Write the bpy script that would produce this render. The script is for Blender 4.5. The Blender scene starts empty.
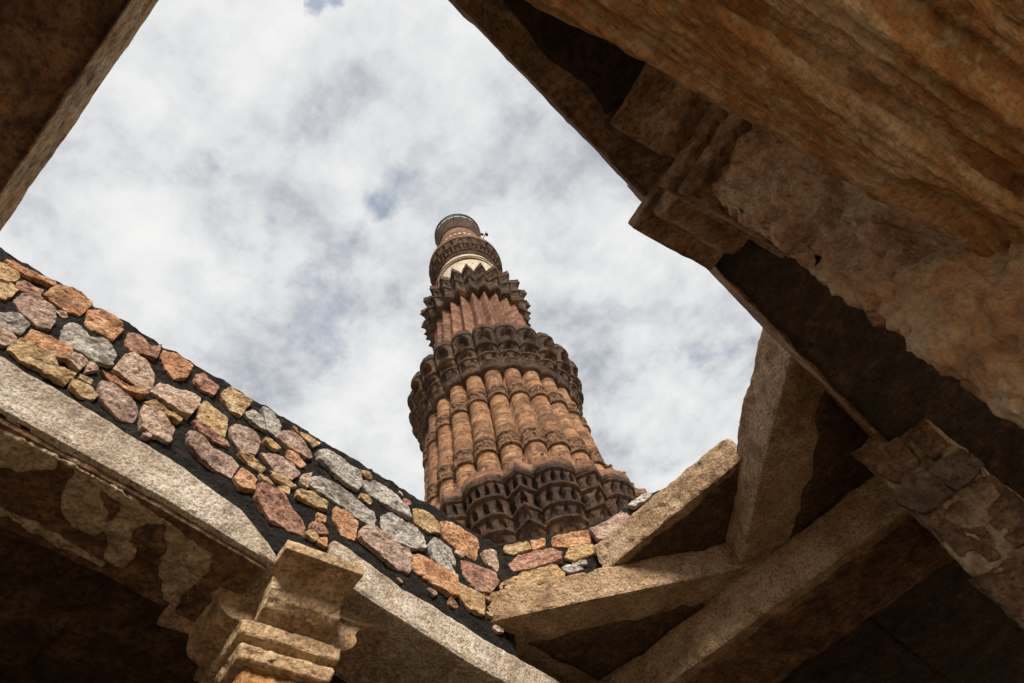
import bpy, bmesh, math, random
from mathutils import Vector, Matrix, noise
CLOUD_OFF = (0.0, 0.0, 0.0); CLOUD = 0.36; EXPO = 1.45; CLOUD_GAPS = [(-.103,-.045,.032,.55), (-.259,.185,.017,.17)]
R = math.radians
S = bpy.context.scene
COL = S.collection
LIFT = 1.5            # everything is built relative to the eye, then raised so that the floor is z = 0

# ------------------------------------------------------------------ camera, sky, sun, exposure
cd = bpy.data.cameras.new('camera'); cam = bpy.data.objects.new('camera', cd); COL.objects.link(cam)
cd.sensor_width = 36.0; cd.lens = 36.0 * 683.0 / 1024.0; cd.clip_start = 0.05; cd.clip_end = 4000
r0 = (0.6891614, -0.6779976, -0.255687); r1 = (0.7092574, 0.5589241, 0.4296018); r2 = (-0.1483594, -0.4774129, 0.8660638)
cam.matrix_world = Matrix(((r0[0], -r0[1], -r0[2], 0), (r1[0], -r1[1], -r1[2], 0), (r2[0], -r2[1], -r2[2], LIFT), (0, 0, 0, 1)))
S.camera = cam
SUN_DIR = Vector((0.74, -0.50, 0.62)).normalized()      # towards the sun, which is behind cloud
EL = math.asin(SUN_DIR.z); AZ = math.atan2(SUN_DIR.x, SUN_DIR.y)
sd = bpy.data.lights.new('sun', 'SUN'); sd.energy = 3.0; sd.angle = R(20); sd.color = (1.0, 0.93, 0.82)
sun = bpy.data.objects.new('sun', sd); COL.objects.link(sun)
sun.rotation_euler = SUN_DIR.to_track_quat('Z', 'Y').to_euler(); sun.location = (0, 0, 60)
w = bpy.data.worlds.new('World'); S.world = w; w.use_nodes = True
nt = w.node_tree; nt.nodes.clear()
def N(t, **k):
    n = nt.nodes.new(t)
    for a, b in k.items(): setattr(n, a, b)
    return n
def L(a, b): nt.links.new(a, b)
def ramp(node, stops):
    e = node.color_ramp.elements
    while len(e) > 1: e.remove(e[-1])
    e[0].position = stops[0][0]; e[0].color = (*stops[0][1], 1)
    for p, c in stops[1:]:
        q = e.new(p); q.color = (*c, 1)
out = N('ShaderNodeOutputWorld'); mixs = N('ShaderNodeMixShader')
sky = N('ShaderNodeTexSky', sky_type='NISHITA', sun_disc=False, sun_elevation=EL, sun_rotation=AZ)
bgs = N('ShaderNodeBackground'); bgs.inputs[1].default_value = 0.07; L(sky.outputs[0], bgs.inputs[0])
tc = N('ShaderNodeTexCoord'); sep = N('ShaderNodeSeparateXYZ'); L(tc.outputs['Generated'], sep.inputs[0])
mx = N('ShaderNodeMath', operation='MAXIMUM'); L(sep.outputs[2], mx.inputs[0]); mx.inputs[1].default_value = 0.06
dv = N('ShaderNodeVectorMath', operation='DIVIDE'); L(tc.outputs['Generated'], dv.inputs[0])
cb = N('ShaderNodeCombineXYZ')
for i in range(3): L(mx.outputs[0], cb.inputs[i])
L(cb.outputs[0], dv.inputs[1])
mp = N('ShaderNodeMapping'); L(dv.outputs[0], mp.inputs[0]); mp.inputs['Location'].default_value = CLOUD_OFF
def cn(scale, det, rough, dist, off=(0, 0, 0), stretch=(1, 1, 1)):
    m2 = N('ShaderNodeMapping'); L(mp.outputs[0], m2.inputs[0]); m2.inputs['Location'].default_value = off; m2.inputs['Scale'].default_value = stretch
    n = N('ShaderNodeTexNoise'); L(m2.outputs[0], n.inputs['Vector'])
    n.inputs['Scale'].default_value = scale; n.inputs['Detail'].default_value = det
    n.inputs['Roughness'].default_value = rough; n.inputs['Distortion'].default_value = dist
    return n.outputs['Fac']
flat = N('ShaderNodeVectorMath', operation='MULTIPLY'); L(mp.outputs[0], flat.inputs[0]); flat.inputs[1].default_value = (1, 1, 0)
wn = N('ShaderNodeTexNoise'); L(mp.outputs[0], wn.inputs['Vector']); wn.inputs['Scale'].default_value = 22; wn.inputs['Detail'].default_value = 6; wcol = wn.outputs['Color']
big = cn(3.0, 4, .5, .1); fine = cn(6.5, 9, .60, .10, (7, 3, 0)); hole = cn(3.4, 5, .55, .1, (2.2, 9.1, 0))
ad = N('ShaderNodeMath', operation='MULTIPLY_ADD'); L(fine, ad.inputs[0]); ad.inputs[1].default_value = .80
bg7 = N('ShaderNodeMath', operation='MULTIPLY'); L(big, bg7.inputs[0]); bg7.inputs[1].default_value = .40; L(bg7.outputs[0], ad.inputs[2])
cr = N('ShaderNodeValToRGB'); L(ad.outputs[0], cr.inputs[0])
ramp(cr, [(.45, (.43, .46, .51)), (.54, (.62, .64, .67)), (.61, (.755, .765, .78)), (.70, (.86, .865, .865)), (.80, (.93, .93, .92))])
bgc = N('ShaderNodeBackground'); L(cr.outputs[0], bgc.inputs[0]); bgc.inputs[1].default_value = CLOUD
hr = N('ShaderNodeMath', operation='MULTIPLY_ADD'); L(fine, hr.inputs[0]); hr.inputs[1].default_value = 0.45; L(hole, hr.inputs[2])
# torn openings in the cloud deck: (x/z, y/z) direction, width
for hx, hy, hw, hs in CLOUD_GAPS:
    wv = N('ShaderNodeVectorMath', operation='MULTIPLY_ADD'); L(wcol, wv.inputs[0]); wv.inputs[1].default_value = (hw * 4.4, hw * 4.4, 0); wv.inputs[2].default_value = (-hw * 2.2, -hw * 2.2, 0)
    w2 = N('ShaderNodeVectorMath', operation='ADD'); L(wv.outputs[0], w2.inputs[0]); L(flat.outputs[0], w2.inputs[1])
    ds = N('ShaderNodeVectorMath', operation='DISTANCE'); L(w2.outputs[0], ds.inputs[0]); ds.inputs[1].default_value = (hx, hy, 0)
    gp = N('ShaderNodeMapRange', interpolation_type='SMOOTHSTEP'); L(ds.outputs['Value'], gp.inputs[0]); gp.inputs[1].default_value = hw * 1.9; gp.inputs[2].default_value = 0.0; gp.inputs[3].default_value = 0; gp.inputs[4].default_value = hs
    sb = N('ShaderNodeMath', operation='SUBTRACT'); L(hr.outputs[0], sb.inputs[0]); L(gp.outputs[0], sb.inputs[1]); hr = sb
hm = N('ShaderNodeMapRange'); L(hr.outputs[0], hm.inputs[0])
hm.inputs[1].default_value = .43; hm.inputs[2].default_value = .60; hm.inputs[3].default_value = 0.42; hm.inputs[4].default_value = 1.0
L(hm.outputs[0], mixs.inputs[0]); L(bgs.outputs[0], mixs.inputs[1]); L(bgc.outputs[0], mixs.inputs[2]); L(mixs.outputs[0], out.inputs[0])
S.view_settings.view_transform = 'Standard'; S.view_settings.look = 'None'
S.view_settings.exposure = EXPO; S.view_settings.gamma = 1.0; S.view_settings.use_curve_mapping = False
S.render.engine = 'CYCLES'; S.cycles.max_bounces = 8; S.cycles.diffuse_bounces = 6
S.cycles.use_denoising = True
WALL_STONES = [('y',[(-0.429,2.870),(-0.479,2.973),(-0.423,2.966),(-0.394,2.947),(-0.389,2.905),(-0.413,2.875)]),
 ('o',[(-0.467,3.008),(-0.446,3.026),(-0.351,3.038),(-0.279,3.042),(-0.285,3.014),(-0.359,2.988),(-0.443,2.978)]),
 ('y',[(-0.443,2.861),(-0.385,2.876),(-0.357,2.861),(-0.360,2.765),(-0.387,2.746)]),
 ('r',[(-0.379,2.915),(-0.357,2.929),(-0.295,2.945),(-0.284,2.888),(-0.326,2.872),(-0.365,2.874)]),
 ('o',[(-0.265,3.029),(-0.218,3.067),(-0.128,3.054),(-0.118,3.032),(-0.128,2.927),(-0.183,2.909),(-0.272,2.928)]),
 ('o',[(-0.105,2.987),(-0.067,3.042),(0.018,3.039),(0.045,2.990),(0.039,2.893),(-0.032,2.896),(-0.075,2.899)]),
 ('p',[(-0.333,2.797),(-0.325,2.860),(-0.270,2.879),(-0.208,2.854),(-0.184,2.806),(-0.170,2.729),(-0.218,2.721),(-0.290,2.745)]),
 ('g',[(-0.128,2.780),(-0.126,2.847),(-0.088,2.867),(-0.036,2.826),(0.006,2.854),(0.078,2.810),(0.089,2.731),(0.041,2.709),(-0.042,2.716),(-0.102,2.707)]),
 ('g',[(-0.350,2.636),(-0.290,2.714),(-0.239,2.695),(-0.236,2.628),(-0.270,2.616),(-0.326,2.587)]),
 ('b',[(-0.315,2.581),(-0.270,2.597),(-0.232,2.575),(-0.241,2.518),(-0.271,2.492)]),
 ('o',[(-0.211,2.683),(-0.170,2.698),(-0.060,2.676),(-0.060,2.609),(-0.106,2.596),(-0.205,2.607)]),
 ('y',[(-0.224,2.537),(-0.210,2.582),(-0.160,2.592),(-0.101,2.583),(-0.060,2.554),(0.001,2.554),(-0.009,2.488),(-0.084,2.484),(-0.165,2.486),(-0.214,2.502)]),
 ('b',[(-0.058,2.659),(-0.019,2.683),(0.017,2.664),(0.008,2.593),(-0.054,2.616)]),
 ('b',[(0.019,2.676),(0.043,2.692),(0.062,2.655),(0.033,2.615)]),
 ('y',[(0.014,2.523),(0.061,2.535),(0.113,2.525),(0.114,2.487),(0.070,2.467),(0.024,2.482)]),
 ('y',[(0.026,2.574),(0.071,2.581),(0.071,2.558),(0.030,2.552)]),
 ('r',[(0.082,3.006),(0.137,3.033),(0.178,2.990),(0.218,3.037),(0.230,2.930),(0.174,2.924),(0.139,2.897),(0.098,2.924)]),
 ('o',[(0.249,3.014),(0.313,3.028),(0.383,3.016),(0.385,2.922),(0.343,2.883),(0.295,2.911),(0.250,2.971)]),
 ('b',[(0.123,2.820),(0.144,2.866),(0.207,2.865),(0.261,2.817),(0.278,2.746),(0.257,2.698),(0.187,2.709),(0.114,2.709)]),
 ('o',[(0.085,2.669),(0.141,2.673),(0.209,2.647),(0.271,2.675),(0.258,2.642),(0.192,2.630),(0.130,2.641)]),
 ('p',[(0.103,2.593),(0.153,2.612),(0.228,2.594),(0.271,2.555),(0.282,2.489),(0.239,2.469),(0.163,2.494),(0.134,2.514)]),
 ('b',[(0.292,2.594),(0.324,2.623),(0.391,2.604),(0.436,2.566),(0.440,2.467),(0.378,2.461),(0.323,2.469),(0.299,2.541)]),
 ('b',[(0.289,2.714),(0.306,2.796),(0.350,2.818),(0.476,2.829),(0.483,2.791),(0.464,2.675),(0.376,2.692)]),
 ('y',[(0.283,2.605),(0.313,2.658),(0.377,2.651),(0.447,2.644),(0.434,2.606),(0.362,2.618)]),
 ('y',[(0.496,2.792),(0.518,2.835),(0.563,2.821),(0.629,2.805),(0.645,2.683),(0.585,2.683),(0.524,2.691)]),
 ('r',[(0.425,2.999),(0.461,3.048),(0.538,3.003),(0.532,2.915),(0.478,2.909),(0.436,2.926)]),
 ('y',[(0.566,2.948),(0.595,3.036),(0.710,3.025),(0.688,2.889),(0.629,2.893)]),
 ('r',[(0.498,2.668),(0.561,2.673),(0.643,2.662),(0.678,2.631),(0.615,2.619),(0.534,2.630)]),
 ('p',[(0.503,2.584),(0.543,2.598),(0.627,2.571),(0.716,2.584),(0.750,2.564),(0.730,2.468),(0.654,2.465),(0.567,2.487),(0.520,2.523)]),
 ('p',[(0.667,2.763),(0.703,2.820),(0.787,2.834),(0.818,2.786),(0.810,2.684),(0.739,2.660),(0.689,2.699)]),
 ('g',[(0.708,2.911),(0.745,2.983),(0.802,2.961),(0.826,2.880),(0.757,2.888)]),
 ('g',[(0.777,3.013),(0.837,3.026),(0.896,2.974),(0.899,2.892),(0.837,2.901),(0.809,2.967)]),
 ('p',[(0.915,2.934),(0.969,2.991),(1.038,2.958),(1.101,2.887),(1.053,2.850),(0.960,2.851),(0.908,2.884)]),
 ('y',[(1.006,3.011),(1.044,3.031),(1.129,3.020),(1.094,2.969)]),
 ('o',[(0.964,2.822),(1.007,2.845),(1.071,2.801),(1.049,2.770),(0.979,2.781)]),
 ('p',[(0.838,2.702),(0.916,2.753),(1.006,2.752),(1.047,2.712),(1.007,2.648),(0.919,2.656)]),
 ('y',[(0.735,2.631),(0.793,2.648),(0.875,2.623),(0.854,2.589),(0.775,2.605)]),
 ('o',[(0.752,2.469),(0.774,2.548),(0.841,2.551),(0.847,2.457),(0.786,2.432)]),
 ('y',[(0.909,2.630),(0.966,2.633),(1.042,2.612),(1.003,2.585),(0.929,2.597)]),
 ('y',[(0.857,2.572),(0.898,2.575),(0.932,2.544),(0.885,2.537)]),
 ('b',[(1.065,2.715),(1.110,2.758),(1.104,2.647),(1.063,2.675)]),
 ('y',[(0.957,2.561),(1.017,2.586),(1.015,2.553),(0.975,2.538)]),
 ('r',[(0.862,2.477),(0.901,2.522),(0.970,2.525),(1.049,2.473),(1.127,2.428),(1.121,2.367),(1.054,2.350),(0.961,2.348),(0.878,2.402)]),
 ('y',[(1.059,2.596),(1.122,2.630),(1.222,2.623),(1.219,2.575),(1.138,2.558),(1.058,2.558)]),
 ('g',[(1.137,2.948),(1.182,3.001),(1.284,3.006),(1.390,2.997),(1.420,2.931),(1.390,2.841),(1.297,2.843),(1.211,2.875),(1.151,2.904)]),
 ('y',[(1.398,3.003),(1.442,3.025),(1.479,3.003),(1.455,2.972)]),
 ('g',[(1.125,2.720),(1.174,2.769),(1.303,2.776),(1.482,2.738),(1.511,2.708),(1.496,2.642),(1.378,2.651),(1.233,2.668),(1.131,2.675)]),
 ('o',[(1.269,2.617),(1.330,2.639),(1.405,2.603),(1.396,2.491),(1.327,2.484),(1.283,2.545)]),
 ('o',[(1.180,2.523),(1.224,2.533),(1.221,2.488),(1.185,2.482)]),
 ('r',[(1.153,2.445),(1.208,2.471),(1.247,2.452),(1.243,2.424),(1.165,2.410)]),
 ('y',[(1.134,2.375),(1.166,2.402),(1.197,2.380),(1.186,2.354),(1.137,2.352)]),
 ('o',[(1.198,2.372),(1.244,2.408),(1.250,2.355),(1.207,2.354)]),
 ('y',[(0.836,2.825),(0.872,2.833),(0.921,2.809),(0.904,2.781),(0.856,2.798)]),
 ('g',[(1.425,2.938),(1.507,2.991),(1.612,2.978),(1.700,2.926),(1.734,2.849),(1.647,2.842),(1.528,2.860),(1.469,2.879)]),
 ('r',[(1.700,2.977),(1.746,2.997),(1.754,2.962),(1.718,2.948)]),
 ('y',[(1.790,2.955),(1.864,2.983),(1.945,2.934),(1.960,2.874),(1.875,2.842),(1.796,2.860)]),
 ('y',[(1.415,2.822),(1.455,2.839),(1.488,2.814),(1.481,2.794),(1.416,2.794)]),
 ('g',[(1.572,2.756),(1.630,2.815),(1.715,2.790),(1.818,2.760),(1.832,2.681),(1.729,2.627),(1.615,2.629),(1.566,2.678)]),
 ('o',[(1.733,2.811),(1.803,2.816),(1.793,2.791),(1.741,2.791)]),
 ('p',[(1.437,2.564),(1.487,2.639),(1.598,2.637),(1.713,2.626),(1.753,2.580),(1.726,2.466),(1.647,2.448),(1.524,2.483),(1.432,2.511)]),
 ('o',[(1.985,2.959),(2.056,3.003),(2.254,3.001),(2.267,2.948),(2.231,2.831),(2.133,2.823),(2.005,2.863)]),
 ('g',[(1.878,2.731),(1.918,2.791),(2.036,2.786),(2.068,2.740),(2.061,2.629),(1.985,2.623),(1.909,2.650)]),
 ('o',[(1.762,2.602),(1.830,2.623),(2.036,2.599),(2.041,2.469),(1.988,2.450),(1.824,2.486),(1.775,2.509)]),
 ('r',[(2.128,2.773),(2.204,2.778),(2.362,2.790),(2.375,2.723),(2.294,2.612),(2.198,2.589),(2.134,2.668)]),
 ('y',[(2.069,2.574),(2.140,2.568),(2.241,2.568),(2.231,2.441),(2.142,2.438),(2.077,2.487)]),
 ('r',[(2.242,2.577),(2.282,2.592),(2.328,2.586),(2.285,2.553)]),
 ('b',[(2.303,2.920),(2.397,2.994),(2.457,2.977),(2.410,2.834),(2.332,2.849)]),
 ]
CORNER_STONES = [('y',[(0.066,3.009),(0.203,2.996),(0.218,2.947),(0.117,2.938),(0.061,2.970)]),
 ('o',[(0.226,2.996),(0.314,2.993),(0.301,2.939),(0.231,2.934)]),
 ('o',[(0.367,2.999),(0.580,3.008),(0.583,2.961),(0.571,2.913),(0.463,2.911),(0.355,2.941)]),
 ('r',[(0.077,2.876),(0.146,2.927),(0.340,2.905),(0.382,2.854),(0.365,2.810),(0.184,2.800),(0.098,2.817)]),
 ('y',[(0.406,2.828),(0.452,2.894),(0.581,2.890),(0.571,2.823),(0.452,2.796)]),
 ('g',[(0.367,2.752),(0.415,2.764),(0.457,2.756),(0.486,2.721),(0.401,2.706)]),
 ('g',[(0.434,2.782),(0.514,2.776),(0.515,2.751),(0.450,2.758)]),
 ('y',[(0.015,2.751),(0.184,2.800),(0.329,2.781),(0.365,2.706),(0.349,2.665),(0.161,2.668),(0.004,2.673)]),
 ('p',[(0.601,2.998),(0.695,3.026),(0.873,3.143),(0.859,3.045),(0.689,2.891),(0.640,2.884)]),
 ('g',[(0.888,3.139),(0.990,3.203),(1.057,3.207),(1.024,3.157),(0.911,3.109)]),
 ]
PLASTER = [[(-2.044,-0.129),(-1.943,0.112),(-2.001,0.383),(-2.049,0.584),(-2.075,0.790),(-2.159,0.822),(-2.274,0.815),(-2.401,0.830),(-2.380,0.769),(-2.271,0.680),(-2.176,0.646),(-2.074,0.581),(-2.099,0.525),(-2.171,0.495),(-2.215,0.527),(-2.235,0.564),(-2.297,0.575),(-2.353,0.570),(-2.336,0.487),(-2.267,0.456),(-2.204,0.418),(-2.130,0.414),(-2.058,0.408),(-2.009,0.373),(-2.023,0.326),(-2.078,0.323),(-2.128,0.357),(-2.147,0.393),(-2.208,0.413),(-2.263,0.404),(-2.286,0.320),(-2.225,0.240),(-2.160,0.213),(-2.057,0.211),(-1.996,0.185),(-1.999,0.154),(-2.031,0.139),(-2.078,0.144),(-2.150,0.067),(-2.211,-0.050)],
 [(-2.357,0.063),(-2.350,0.188),(-2.353,0.337),(-2.372,0.504),(-2.397,0.503),(-2.392,0.330),(-2.380,0.177),(-2.380,0.074)],
]

# ------------------------------------------------------------------ materials
def stone(name, c1, c2, c3, scale=3.0, bump=.5, bscale=30, stain=.4, stain_col=(.03, .022, .016), stain_scale=2.2, stain_lo=.5,
          speck=.0, speck_scale=90, blotch=.35, stretch=(1, 1, 1), rough=.92, bdist=.04, grain=.75):
    global nt
    m = bpy.data.materials.new(name); m.use_nodes = True; nt = m.node_tree
    b = nt.nodes['Principled BSDF']; b.inputs['Roughness'].default_value = rough
    b.inputs['Specular IOR Level'].default_value = .2
    t = N('ShaderNodeTexCoord'); mp = N('ShaderNodeMapping'); L(t.outputs['Object'], mp.inputs[0]); mp.inputs['Scale'].default_value = stretch
    def nz(s, d=6, r=.6, dist=0.0, v=mp.outputs[0]):
        n = N('ShaderNodeTexNoise'); L(v, n.inputs['Vector']); n.inputs['Scale'].default_value = s
        n.inputs['Detail'].default_value = d; n.inputs['Roughness'].default_value = r; n.inputs['Distortion'].default_value = dist
        return n.outputs['Fac']
    base = nz(scale, 7, .62, .4); cr = N('ShaderNodeValToRGB'); L(base, cr.inputs[0])
    ramp(cr, [(.32, c1), (.5, c2), (.68, c3)])
    col = cr.outputs[0]
    def mixc(fac, a, bcol, mode='MIX'):
        q = N('ShaderNodeMix', data_type='RGBA', blend_type=mode); L(fac, q.inputs[0]); L(a, q.inputs[6])
        if isinstance(bcol, tuple): q.inputs[7].default_value = (*bcol, 1)
        else: L(bcol, q.inputs[7])
        return q.outputs[2]
    def rng(v, lo, hi, a, bb):
        q = N('ShaderNodeMapRange'); L(v, q.inputs[0])
        for i, x in enumerate((lo, hi, a, bb)): q.inputs[i + 1].default_value = x
        return q.outputs[0]
    # mineral grain
    g = nz(bscale * 1.3, 4, .7, 0, t.outputs['Object'])
    col = mixc(rng(g, .36, .56, grain, 0.0), col, tuple(x * .35 for x in c1))
    g2 = nz(bscale * .45, 6, .7, .3, t.outputs['Object'])
    col = mixc(rng(g2, .52, .66, 0.0, .45), col, tuple(min(.75, x * 1.25) for x in c3))
    g3 = nz(bscale * .3, 7, .72, .5, mp.outputs[0])
    col = mixc(rng(g3, .34, .46, blotch, 0.0), col, stain_col)
    if speck:
        v = N('ShaderNodeTexVoronoi'); L(t.outputs['Object'], v.inputs['Vector']); v.inputs['Scale'].default_value = speck_scale
        col = mixc(rng(v.outputs['Distance'], .12, .3, speck, 0.0), col, (.07, .065, .06))
    # lichen and soot stains with an outline of their own
    s1 = nz(stain_scale, 8, .66, .7, t.outputs['Object'])
    col = mixc(rng(s1, stain_lo, stain_lo + .14, 0.0, stain), col, stain_col)
    L(col, b.inputs['Base Color'])
    h1 = nz(bscale, 8, .68); h2 = nz(bscale * .28, 5, .6)
    ad = N('ShaderNodeMath', operation='MULTIPLY_ADD'); L(h2, ad.inputs[0]); ad.inputs[1].default_value = 1.6; L(h1, ad.inputs[2])
    bp = N('ShaderNodeBump'); L(ad.outputs[0], bp.inputs['Height']); bp.inputs['Strength'].default_value = bump; bp.inputs['Distance'].default_value = bdist
    L(bp.outputs[0], b.inputs['Normal'])
    return m

M = {}
M['granite'] = stone('granite', (.32, .24, .175), (.54, .43, .325), (.68, .59, .49), 5, .9, 60, .5, (.10, .07, .045), 4, .55, .6, 75, .25)
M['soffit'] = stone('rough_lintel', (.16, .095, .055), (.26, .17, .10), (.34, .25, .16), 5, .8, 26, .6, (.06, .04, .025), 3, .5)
M['plaster'] = stone('old_plaster', (.22, .15, .09), (.36, .27, .18), (.44, .35, .25), 6, .6, 40, .5, (.13, .08, .05), 5, .5)
M['capital'] = stone('capital_stone', (.27, .165, .085), (.42, .28, .16), (.52, .38, .24), 6, .7, 36, .6, (.06, .04, .027), 4, .52)
M['orange'] = stone('orange_sandstone', (.30, .13, .04), (.46, .22, .08), (.52, .32, .15), 6, 1.0, 26, .7, (.06, .03, .018), 5, .54)
M['rough'] = stone('rough_hewn_sandstone', (.42, .21, .105), (.72, .43, .24), (.80, .59, .40), 8, 1.0, 48, .4, (.15, .08, .045), 6, .56, .2, 100, .15, bdist=.05, grain=.35)
M['carved'] = stone('streaked_sandstone', (.26, .105, .033), (.60, .30, .115), (.82, .60, .40), 11, 1.0, 70, .45, (.17, .075, .03), 9, .55, .3, 110, .18, (1.0, .22, 1.0), bdist=.05, grain=.45)
M['dark'] = stone('sooty_stone', (.05, .03, .018), (.10, .058, .033), (.16, .10, .06), 4, .8, 24, .8, (.02, .014, .011), 2.4, .48)
M['slab'] = stone('weathered_slab', (.27, .165, .09), (.42, .275, .16), (.54, .395, .26), 6, .9, 60, .5, (.08, .05, .03), 3.2, .54, .3, 60, .25)
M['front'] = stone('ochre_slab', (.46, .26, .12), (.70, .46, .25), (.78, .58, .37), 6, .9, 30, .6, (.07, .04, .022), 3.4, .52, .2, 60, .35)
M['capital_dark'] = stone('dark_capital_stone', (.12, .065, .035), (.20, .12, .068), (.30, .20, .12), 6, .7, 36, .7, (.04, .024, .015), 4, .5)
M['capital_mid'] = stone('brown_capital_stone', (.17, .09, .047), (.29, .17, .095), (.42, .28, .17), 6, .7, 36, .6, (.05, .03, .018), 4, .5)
M['dim_floor'] = stone('bounce_cut_floor', (.05, .035, .022), (.085, .06, .038), (.12, .085, .055), 1.5, .6, 12, .4)
M['soot'] = stone('soot_shade_crust', (.018, .011, .007), (.036, .021, .013), (.075, .045, .027), 6, .8, 30, .6, (.010, .007, .005), 4, .5)  # soot tone that also carries painted soffit shade
M['crust_shade'] = stone('brown_crust_shade', (.08, .04, .02), (.15, .08, .042), (.24, .14, .075), 9, .8, 30, .7, (.025, .016, .011), 5, .5)  # brown under-stone tone, also painted as soffit shade on two lintels
M['sooty'] = stone('smoked_shade_stone', (.05, .03, .018), (.095, .056, .032), (.17, .105, .06), 5, .9, 40, .7, (.025, .016, .011), 5, .5)  # smoke tone, also holds painted shade under the corner slabs
M['mortar'] = stone('black_mortar', (.006, .0045, .0034), (.011, .0085, .0065), (.035, .026, .018), 22, 1.0, 50, .6, (.008, .007, .006), 6, .5)
M['tower'] = stone('tower_sandstone', (.10, .045, .023), (.205, .105, .053), (.30, .175, .10), .5, .6, 3.0, .65, (.04, .022, .014), .6, .5, 0, 5, .5, (.8, .8, 5), bdist=.1)
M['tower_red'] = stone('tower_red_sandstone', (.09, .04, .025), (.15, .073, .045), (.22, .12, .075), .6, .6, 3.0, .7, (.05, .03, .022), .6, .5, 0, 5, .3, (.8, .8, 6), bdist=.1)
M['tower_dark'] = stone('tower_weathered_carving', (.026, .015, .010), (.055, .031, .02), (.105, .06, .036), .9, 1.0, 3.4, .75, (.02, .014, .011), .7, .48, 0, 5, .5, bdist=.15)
M['band'] = stone('tower_inscription', (.07, .036, .021), (.155, .082, .046), (.25, .145, .083), 2.6, 1.0, 5, .5, (.03, .018, .012), 2.0, .5, 0, 5, .4, bdist=.2)
M['marble'] = stone('old_marble', (.26, .215, .155), (.36, .31, .235), (.42, .37, .295), .8, .3, 4, .3, (.25, .18, .12), 1.0, .56)
M['iron'] = stone('dark_iron', (.012, .016, .015), (.02, .024, .022), (.03, .034, .03), 3, .1, 10, 0)
M['paving'] = stone('court_paving', (.46, .36, .25), (.55, .44, .31), (.60, .49, .36), .9, .5, 12, .25, (.24, .17, .11), .6, .56)
for k, c in dict(o=((.36, .15, .07), (.56, .28, .14), (.66, .43, .27)), p=((.29, .18, .14), (.44, .30, .235), (.55, .42, .34)),
                 g=((.27, .235, .205), (.46, .42, .37), (.62, .58, .53)), b=((.36, .22, .155), (.54, .37, .27), (.64, .50, .40)),
                 y=((.36, .21, .09), (.55, .36, .18), (.64, .49, .31)), r=((.25, .115, .08), (.41, .215, .145), (.54, .35, .26))).items():
    M['fs_' + k] = stone('field_stone_' + k, *c, 13, 1.0, 42, .6, (.11, .065, .045), 9, .52, .0, 60, .5, (.5, 1, 1))

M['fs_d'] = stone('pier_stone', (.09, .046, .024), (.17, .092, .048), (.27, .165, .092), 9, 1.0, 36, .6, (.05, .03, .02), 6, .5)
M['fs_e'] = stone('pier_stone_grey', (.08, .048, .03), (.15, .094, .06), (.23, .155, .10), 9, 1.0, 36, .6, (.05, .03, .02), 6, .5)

# ------------------------------------------------------------------ mesh helpers
def tag(o, label=None, cat=None, group=None, kind=None):
    if label: o['label'] = label
    if cat and not kind: kind = 'thing'
    if cat: o['category'] = cat
    if group: o['group'] = group
    if kind: o['kind'] = kind
    return o
def thing(name, loc, label, cat, group=None):
    o = bpy.data.objects.new(name, None); COL.objects.link(o); o.location = loc; o.empty_display_size = .2
    return tag(o, label, cat, group)
def link(name, me, mats, parent=None):
    for m in (mats if isinstance(mats, (list, tuple)) else [mats]): me.materials.append(m)
    o = bpy.data.objects.new(name, me); COL.objects.link(o)
    if parent:
        p = parent; off = Vector((0, 0, 0))
        while p: off += Vector(p.location); p = p.parent
        me.transform(Matrix.Translation(-off)); o.parent = parent
    return o
def obj(name, bm, mats, parent=None, smooth=True):
    me = bpy.data.meshes.new(name); bmesh.ops.recalc_face_normals(bm, faces=bm.faces[:]); bm.to_mesh(me); bm.free()
    if smooth: me.polygons.foreach_set('use_smooth', [True] * len(me.polygons))
    return link(name, me, mats, parent)
def pydata(name, vs, fs, mats, parent=None, smooth=True):
    me = bpy.data.meshes.new(name); me.from_pydata(vs, [], fs)
    if smooth: me.polygons.foreach_set('use_smooth', [True] * len(me.polygons))
    me.update(); return link(name, me, mats, parent)
def fbm(p, oct=4):
    return noise.fractal(p, 1.0, 2.0, oct)
def refine(bm, res):
    bmesh.ops.triangulate(bm, faces=bm.faces[:])
    for _ in range(9):
        e = [x for x in bm.edges if x.calc_length() > res]
        if not e: break
        bmesh.ops.subdivide_edges(bm, edges=e, cuts=1, use_grid_fill=False)
        bmesh.ops.triangulate(bm, faces=[f for f in bm.faces if len(f.verts) > 3])
def roughen(bm, amp, freq, seed, chips=0.0, tool=0.0):
    bm.normal_update(); so = Vector((seed * 3.7, seed * 1.3, seed * 7.1)); mv = []
    for v in bm.verts:
        p = v.co * freq + so
        d = amp * fbm(p, 4) + amp * .35 * fbm(p * 4.3, 3)
        if chips:
            c = noise.noise(v.co * freq * 1.7 + so * 2)
            if c > .18: d -= chips * min(1, (c - .18) * 4)
        if tool:                                   # short slanting chisel strokes
            w1 = .5 + .5 * noise.noise(v.co * 5 + so); q = v.co
            d += tool * w1 * (abs(noise.noise(Vector((q.x * 16 + q.z * 30, q.y * 16, q.z * 55 - q.x * 26)))) * 2 - .5) + tool * .5 * noise.noise(q * 45)
        mv.append(v.normal * d)
    for v, m in zip(bm.verts, mv): v.co += m
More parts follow.
